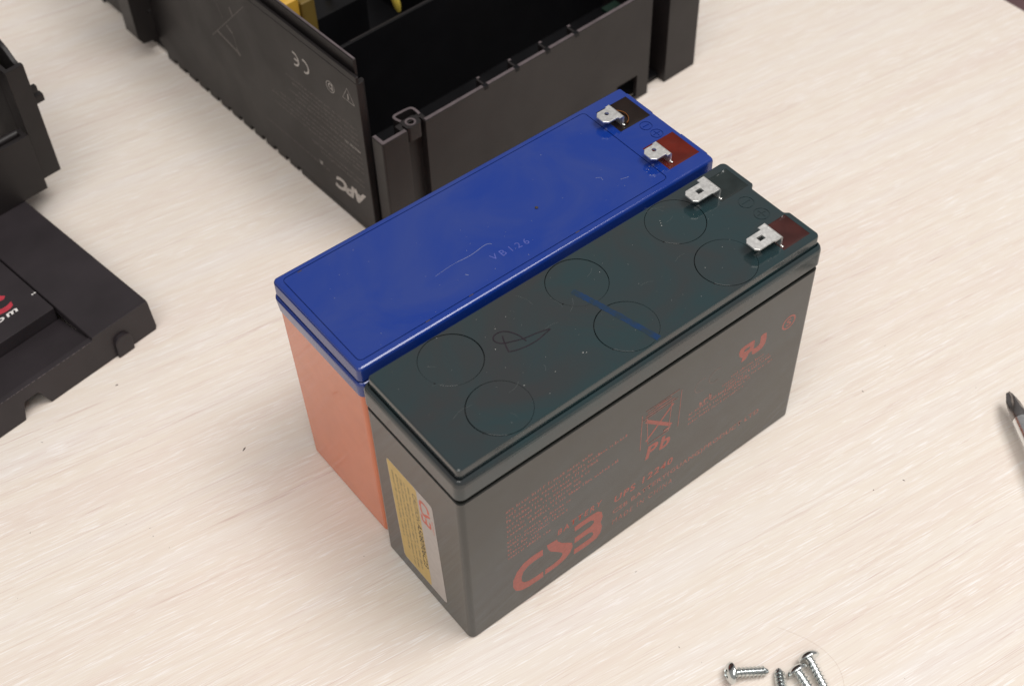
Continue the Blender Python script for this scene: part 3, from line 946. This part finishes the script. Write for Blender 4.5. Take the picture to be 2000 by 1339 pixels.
# print on the side wall: read with the chassis upside down
SF = Face((-2.0, 0, 0), (0, 1, 0), (0, 0, -1), 0.02)
text_print('logo_print', SF, 'APC', 13.8, 36.5, -22.0, 7.4, 'grey_ink', ch, 0.05, 0.25, -19.6, 0.9)
text_print('mark_print', SF, 'R', 44.6, 47.0, -20.6, 1.8, 'grey_ink', ch, 0.02)
def arc(cx, cy, r, a0, a1, w, n=10):
    pts = [(cx + r * math.cos(math.radians(a0 + (a1 - a0) * i / n)), cy + r * math.sin(math.radians(a0 + (a1 - a0) * i / n))) for i in range(n + 1)]
    return ribbon(pts, w)
poly_print('approval_print', SF, arc(46.5, -70.3, 3.1, 80, 280, 0.95) + arc(53.3, -70.3, 3.1, 80, 280, 0.95) + ribbon([(50.3, -70.3), (53.2, -70.3)], 0.9), 'grey_ink', ch)
poly_print('approval_print', SF, arc(28.8, -70.5, 2.6, 0, 360, 0.3, 20) + arc(28.6, -70.9, 1.2, -150, 150, 0.5) + ribbon([(27.6, -72.5), (27.6, -68.8)], 0.5)
           + ribbon([(13.0, -70.5), (20.6, -70.5), (16.8, -77.0), (13.0, -70.5)], 0.3) + ribbon([(16.8, -71.3), (16.8, -74.2)], 0.55), 'grey_ink', ch)
dia = ribbon([(87.3, -77.1), (120.8, -44.4)], 0.35) + ribbon([(106, -57.5), (102.0, -55.5)], 1.4) + ribbon([(115.7, -49.5), (100.5, -46.3)], 1.3) + ribbon([(101.5, -47.5), (99.0, -45.2)], 2.0) + ribbon([(102, -56), (100.2, -47)], 0.3) + ribbon([(112, -68), (108, -60)], 0.3) + ribbon([(99, -86), (110, -68)], 0.3) + ribbon([(100, -70), (98.5, -66)], 1.2) 
poly_print('diagram_print', SF, dia, 'faint_ink', ch, 0.003)
rows = [(14, 62 - (i % 3) * 4, -58.0 + i * 2.7, 1.3) for i in range(5)] + [(13, 70 + (i % 2) * 6, -43.5 + i * 2.7, 1.2) for i in range(4)] + [(40, 86, -19.2, 1.1), (14, 50, -30, 1.2), (14, 44, -27.2, 1.2)]
poly_print('fine_print', SF, fine_rows(rows, rn), 'faint_ink', ch)
text_print('text_print', SF, 'made in', 13.4, 23.6, -46.8, 1.5, 'grey_ink', ch, 0.0)

# things inside the chassis
tr = thing('transformer', 'yellow taped transformer coil inside the open black chassis', 'transformer', (86.154, 165.678, 3.1), 2.8)
MB().loft(rrect(8, 24.0, 86, 150, 2.5, 4), [(0.5, 0.05), (0, 0.8), (0, 66), (1.0, 67)]).build('coil', 'yellow_tape', tr)
MB().loft(rrect(24.4, 31.5, 86.5, 150, 1.0, 4), [(0.2, 0.05), (0, 0.5), (0, 62), (0.5, 62.5)]).build('core_wrap', 'olive', tr)
MB().box(32, 60, 90, 150, 0.05, 48).build('core', 'ups_in', tr, 30, 0.6, 2)
wr = MB()
wr.tube([(62.9, 70.2, 51.5), (62.6, 70.5, 54), (61.8, 70.5, 58), (60, 72, 66), (56, 80, 72), (50, 92, 70), (46, 100, 52)], [0.9, 1.6, 1.8, 1.8, 1.6, 1.6, 1.6], 10)
w_o = wr.build('insulated_wire', 'yellow_wire')
w_o.location = Vector((86.154, 165.678, 0)) * S
w_o.rotation_euler = (0, 0, math.radians(2.8))
tag(w_o, 'short yellow insulated wire end hanging inside the open chassis', 'wire')
pb = MB()
pb.box(138, 146.5, 10.0, 21, 40.4, 42)
p_o = pb.build('circuit_board', 'pcb', None, 30, 0.1, 1)
p_o.location = Vector((86.154, 165.678, 0)) * S
p_o.rotation_euler = (0, 0, math.radians(2.8))
tag(p_o, 'green circuit board behind the front panel of the chassis', 'circuit board')

# ------------------------------------------------------------------ front bezel lying flat (left edge of the photo)
ty = thing('front_bezel', 'black plastic bezel lying flat on the table with red and white lettering', 'bezel', (-13.3, 190.6, 0), 8.2)
XL = -170.0
slab = MB()
slab.rings([[(-27.2, y, 13.8), (-26.9, y, 17.0), (-26.6, y, 17.3), (-1.2, y, 17.3), (-0.6, y, 16.9), (0, y, 2.0), (-0.3, y, 0.2), (-2.4, y, 0.2), (-2.6, y, 13.8)] for y in (0.9, 150)])
slab.build('side_rail', 'bezel', ty, 30)
fw = MB()
fw.prism([(0.0 + XL, 0.2), (-62.2, 0.2), (-60.2, 8.6), (-59.4, 9.2), (-54.2, 9.2), (-53.6, 8.6), (-50.6, 0.2), (-0.6, 0.2), (0, 2.0), (-0.6, 16.4), (-1.2, 17.2), (-26.7, 17.3), (-27.2, 15.9), (XL, 15.6)], 0, 2.6)
me_pts = fw.v
fw.v = [(x, z, y) for x, y, z in me_pts]
fw.f = [tuple(reversed(f)) for f in fw.f]
fw.build('front_wall', 'bezel', ty, 30, 0.25, 2)
strip = MB()
strip.rings([[(XL, y, z), (-27.25, y, z), (-27.25, y, z - 1.8), (XL, y, z - 1.8)] for y, z in ((2.65, 15.55), (12, 13.5), (23.6, 11.2))])
strip.build('sloping_strip', 'bezel', ty, 30)
pl = MB()
pl.prism(rrect(XL, -27.6, 24.0, 150, 0.5, 3), 8.0, 17.4)
pl.build('badge_plate', 'bezel', ty, 30, 0.25, 2)
wear = MB()
rw_ = random.Random(4)
x = -28.0
while x > -110:
    l = rw_.uniform(0.2, 1.6)
    h = rw_.uniform(0.08, 0.22)
    wear.box(x - l, x, -0.02, h, 15.72 - h * 0.6, 15.78)
    x -= l + rw_.uniform(0.1, 1.6)
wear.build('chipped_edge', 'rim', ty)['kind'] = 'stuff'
ft = MB()
fo = fillet([(-19.6, -0.6), (-12.2, -0.2), (-12.0, 10.0), (-19.2, 10.8)], [0.5, 0.5, 3.4, 3.4], 6)
ft.rings([[(x, 0.02, max(z, 0.1)) for x, z in fo], [(x, -1.3, max(z, 0.1)) for x, z in fo], [(-15.8 + (x + 15.8) * 0.86, -1.7, 5 + (max(z, 0.1) - 5) * 0.9) for x, z in fo]])
ft.build('rubber_foot', 'bezel', ty, 40)
PF = Face((0, 0, 17.4), (1, 0, 0), (0, 1, 0), 0.015)
text_print('text_print', PF, 'www.apc.com', -85.0, -37.7, 31.9, 2.8, 'white_ink', ty, 0.025, 0.12, 32.4, 1.25)
red = [[(-37.1, 39.6), (-37.6, 37.3), (-39.3, 36.5), (-41.2, 36.3), (-43.9, 36.8), (-47.0, 38.6), (-46.0, 41.0), (-43.6, 39.7), (-41.6, 38.9), (-39.4, 38.8)], [(-41.0, 45.9), (-38.4, 45.4), (-37.0, 43.8), (-38.4, 42.6), (-40.1, 42.9), (-43.0, 43.6), (-44.6, 42.6), (-47.2, 43.4), (-45.0, 45.6)]]
poly_print('logo_print', PF, red, 'crimson_ink', ty)
poly_print('logo_print', PF, [[(-72, 37.5), (-68.5, 37.5), (-61, 46), (-64.5, 46)], [(-63, 37.5), (-60, 37.5), (-59, 46), (-60.8, 46)], [(-57, 37.5), (-54.5, 37.5), (-52, 46), (-54.5, 46)]], 'crimson_ink', ty)
poly_print('mark_print', PF, ribbon([(-29.6, 36.4), (-28.9, 36.4)], 0.6) + ribbon([(-28.4, 36.8), (-27.9, 36.2)], 0.6), 'white_ink', ty)

# ------------------------------------------------------------------ plastic frame standing on the bezel
tw = thing('plastic_frame', 'black plastic frame part standing upright on the flat bezel', 'plastic part', (-5.6, 280.6, 17.45), 6.0)
def TZ(z):
    return z - 17.45
fr2 = MB()
fr2.prism([(-8.4, 0), (0, 0), (0, 2.2), (-6.4, 2.2), (-6.4, 9), (-8.4, 9)], TZ(18.2), TZ(74.4))
fr2.build('corner_post', 'ups', tw, 30, 0.3, 2)
lp = MB()
lp.box(-90, -10.0, -5.2, -3.0, 0.05, TZ(46.8))
lp.box(-12.2, -10.05, -2.95, 2.0, 0.05, TZ(46.6))
lp.build('lower_panel', 'ups', tw, 30, 0.3, 2)
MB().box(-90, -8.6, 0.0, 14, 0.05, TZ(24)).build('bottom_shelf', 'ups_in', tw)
bar = MB()
bar.tube([(-90, 1.5, TZ(45.0)), (-12.2, 1.5, TZ(45.0)), (-10.8, 1.5, TZ(44.6))], [1.9, 1.9, 1.2], 12)
bar.build('round_bar', 'ups', tw, 60)
rw = MB()
steps = [(9.1, 0), (9.1, TZ(70)), (11.5, TZ(70.5)), (12.2, TZ(76.5)), (15.5, TZ(78.0)), (22, TZ(80)), (26, TZ(86)), (70, TZ(86)), (70, 0)]
rw.rings([[(-8.3, y, z) for y, z in steps], [(-5.8, y, z) for y, z in steps]])
rw.build('rear_wall', 'ups', tw, 30, 0.25, 1)
side2 = [(2.3, TZ(18.2)), (2.3, TZ(72.6)), (6.0, TZ(73.6)), (10.5, TZ(77.2)), (16, TZ(79.5)), (60, TZ(79.5)), (60, TZ(18.2))]
rw2 = MB()
rw2.rings([[(-2.0, y, z) for y, z in side2], [(0.0, y, z) for y, z in side2]])
rw2.build('side_wall', 'ups', tw, 30, 0.25, 1)
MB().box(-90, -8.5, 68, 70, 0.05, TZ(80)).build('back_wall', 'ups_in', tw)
MB().box(0.02, 3.2, 2.6, 5.0, TZ(57.4), TZ(60.2)).build('side_peg', 'ups', tw, 30, 0.3, 2)
MB().box(0.02, 4.6, 2.4, 5.4, TZ(52.0), TZ(55.6)).build('side_peg', 'ups', tw, 30, 0.3, 2)

# ------------------------------------------------------------------ screws
def make_screw(head, tip, label, seed):
    """pan head screw lying on the table: head resting on its rim, tip on its thread"""
    hx, hy = head
    RT, RH = 1.85, 3.7
    H = Vector((hx, hy, RH + 0.02))
    d2 = Vector((tip[0] - hx, tip[1] - hy, 0)).normalized()
    Ls = 12.2
    drop = (RH - RT)
    ax = Vector((d2.x * math.sqrt(1 - (drop / Ls) ** 2), d2.y * math.sqrt(1 - (drop / Ls) ** 2), -drop / Ls))
    t = thing('pan_head_screw', label, 'screw', (hx, hy, 0), 0, 'zinc screws beside the batteries')
    H = Vector((0, 0, RH * abs(d2.length) * math.sqrt(1 - (drop / Ls) ** 2) + 0.05))
    hm = MB()
    hm.lathe([(RH * 0.97, 0.0), (RH, 0.25), (RH * 0.98, 0.7), (RH * 0.88, 1.35), (RH * 0.68, 1.95), (RH * 0.4, 2.3), (0.6, 2.42), (0.02, 2.43)], H, -ax, 28)
    ho = hm.build('head', 'zinc', t, 45)
    e1 = ax.orthogonal().normalized()
    e1 = (Matrix.Rotation(0.5 + seed, 3, ax) @ e1)
    e2 = ax.cross(e1)
    cs = []
    for a, b in ((e1, e2), (e2, e1)):
        c = MB()
        ring = []
        for l_, w_, tt in ((1.1, 0.35, -1.0), (2.1, 0.55, -2.8)):
            ring.append([tuple(H + ax * tt + a * sx * l_ + b * sy * w_) for sx, sy in ((-1, -1), (1, -1), (1, 1), (-1, 1))])
        if a is e2:
            ring = [list(reversed(r)) for r in ring]
        c.rings(ring)
        me = c.mesh('cutter')
        bm = bmesh.new()
        bm.from_mesh(me)
        bmesh.ops.recalc_face_normals(bm, faces=bm.faces)
        bm.to_mesh(me)
        bm.free()
        cs.append(link('cutter', me, None))
    difference(ho, cs, 45)
    rc = 1.3
    sh = MB()
    sh.lathe([(1.5, -0.05), (1.35, 0.5), (rc, 1.0), (rc, Ls - 1.4), (0.85, Ls - 0.3), (0.5, Ls)], H, ax, 16)
    so = sh.build('shank', 'zinc', t, 45)
    th = MB()
    pitch, nper = 1.35, 20
    turns = (Ls - 2.0) / pitch
    n = int(turns * nper)
    rings = []
    for i in range(n + 1):
        a = 2 * math.pi * i / nper
        s = 1.0 + pitch * i / nper
        r = RT * (min(1, (n - i) / (nper * 0.8) * 0.35 + 0.72)) * (1 if i > 8 else 0.75 + 0.25 * i / 8)
        rad = e1 * math.cos(a) + e2 * math.sin(a)
        c = H + ax * s
        rings.append([tuple(c + rad * (rc - 0.1) - ax * 0.34), tuple(c + rad * r - ax * 0.09), tuple(c + rad * r + ax * 0.09), tuple(c + rad * (rc - 0.1) + ax * 0.34)])
    th.rings(rings)
    th.build('thread', 'zinc', so, 30)
    return t
make_screw((58.0, -64.3), (68.8, -70.8), 'zinc pan head screw lying sideways, leftmost of the four screws', 0.2)
def back(tip, away, L=12.2):
    d = (Vector(away) - Vector(tip)).normalized()
    return tuple(Vector(tip) + d * L)
make_screw(back((71.6, -71.9), (67.4, -77.2)), (71.6, -71.9), 'zinc screw with its blunt tip up, second of the four from the left', 1.1)
make_screw((74.7, -77.5), (73.4, -84.5), 'zinc screw with its round head up, third of the four from the left', 0.7)
make_screw((81.0, -76.4), (78.3, -85.4), 'zinc screw with its round head up, rightmost of the four screws', 0.4)

# ------------------------------------------------------------------ screwdriver at the right edge
sd = thing('screwdriver', 'cross tip screwdriver with dark tip entering at the right edge', 'screwdriver', (216.0, -48.3, 0))
ax = Vector((-0.54, -0.842, 0.045)).normalized()
e1 = Vector((0, 0, 1)) - ax * ax.z
e1.normalize()
e2 = ax.cross(e1)
T0 = Vector((0, 0, 7.5))
tipm = MB()
rings = []
for s, R, fl in ((0, 0.9, 0.35), (0.4, 1.25, 0.45), (2.5, 2.0, 0.42), (4.5, 2.7, 0.34), (7.0, 3.05, 0.18), (9.5, 3.1, 0.05), (11, 3.1, 0.0), (13, 3.1, 0.0)):
    r_ = []
    for k in range(48):
        a = 2 * math.pi * k / 48 + 0.45
        g = abs(math.sin(2 * a)) ** 1.3
        r = R * (1 - fl * g * 1.5)
        r_.append(tuple(T0 + ax * s + e1 * r * math.cos(a) + e2 * r * math.sin(a)))
    rings.append(r_)
tipm.rings(rings)
tipm.build('tip', 'oxide', sd, 35)
MB().lathe([(3.0, 13.05), (3.12, 13.3), (3.12, 160)], T0, ax, 32).build('shaft', 'chrome', sd, 40)
MB().lathe([(6, 160.05), (9, 163), (9, 172), (12, 180), (13, 200), (12.5, 240), (11, 255), (6, 260)], T0, ax, 32).build('handle', 'handle', sd, 40)

# ------------------------------------------------------------------ crumbs and a hair on the table
def crumb_field():
    rd = random.Random(21)
    mb = MB()
    spots = CRUMBS = [(-17.5, 117.0, 0.45), (-40, 175, 0.35)]
    for _ in range(46):
        spots.append((rd.uniform(-120, 240), rd.uniform(-110, 190), rd.choice((0.09, 0.1, 0.12, 0.16, 0.22))))
    for x, y, r in spots:
        if -4 < x < 156 and -4 < y < 104:
            continue
        a = rd.random() * 3.1
        l = r * rd.uniform(1.2, 2.6)
        d = Vector((math.cos(a), math.sin(a)))
        p = Vector((-d.y, d.x))
        base = [Vector((x, y)) + d * l * sx + p * r * sy * rd.uniform(0.5, 0.8) for sx, sy in ((-1, -0.4), (0, -1), (1, -0.3), (0.9, 0.4), (0, 1), (-0.9, 0.5))]
        mb.rings([[(q.x, q.y, 0.01) for q in base], [((q.x + x) / 2, (q.y + y) / 2, r * 0.8) for q in base]])
    o = mb.build('crumbs', 'crumb')
    o['kind'] = 'stuff'
    o['label'] = 'tiny dark crumbs scattered over the pale table'
    o['category'] = 'crumbs'
crumb_field()
hr = MB()
hp = smooth([(83.0, -60.5), (86.67, -68.0), (88.5, -74.4), (88.6, -81.2), (86.5, -86.5), (83, -91)], 8)
hr.tube([(x, y, 0.05) for x, y in hp], 0.02, 6)
h_o = hr.build('hair_strand', flat('brown_hair', (0.55, 0.42, 0.34, 1), 0.5))
tag(h_o, 'thin brown hair curving over the table past the screws', 'hair')
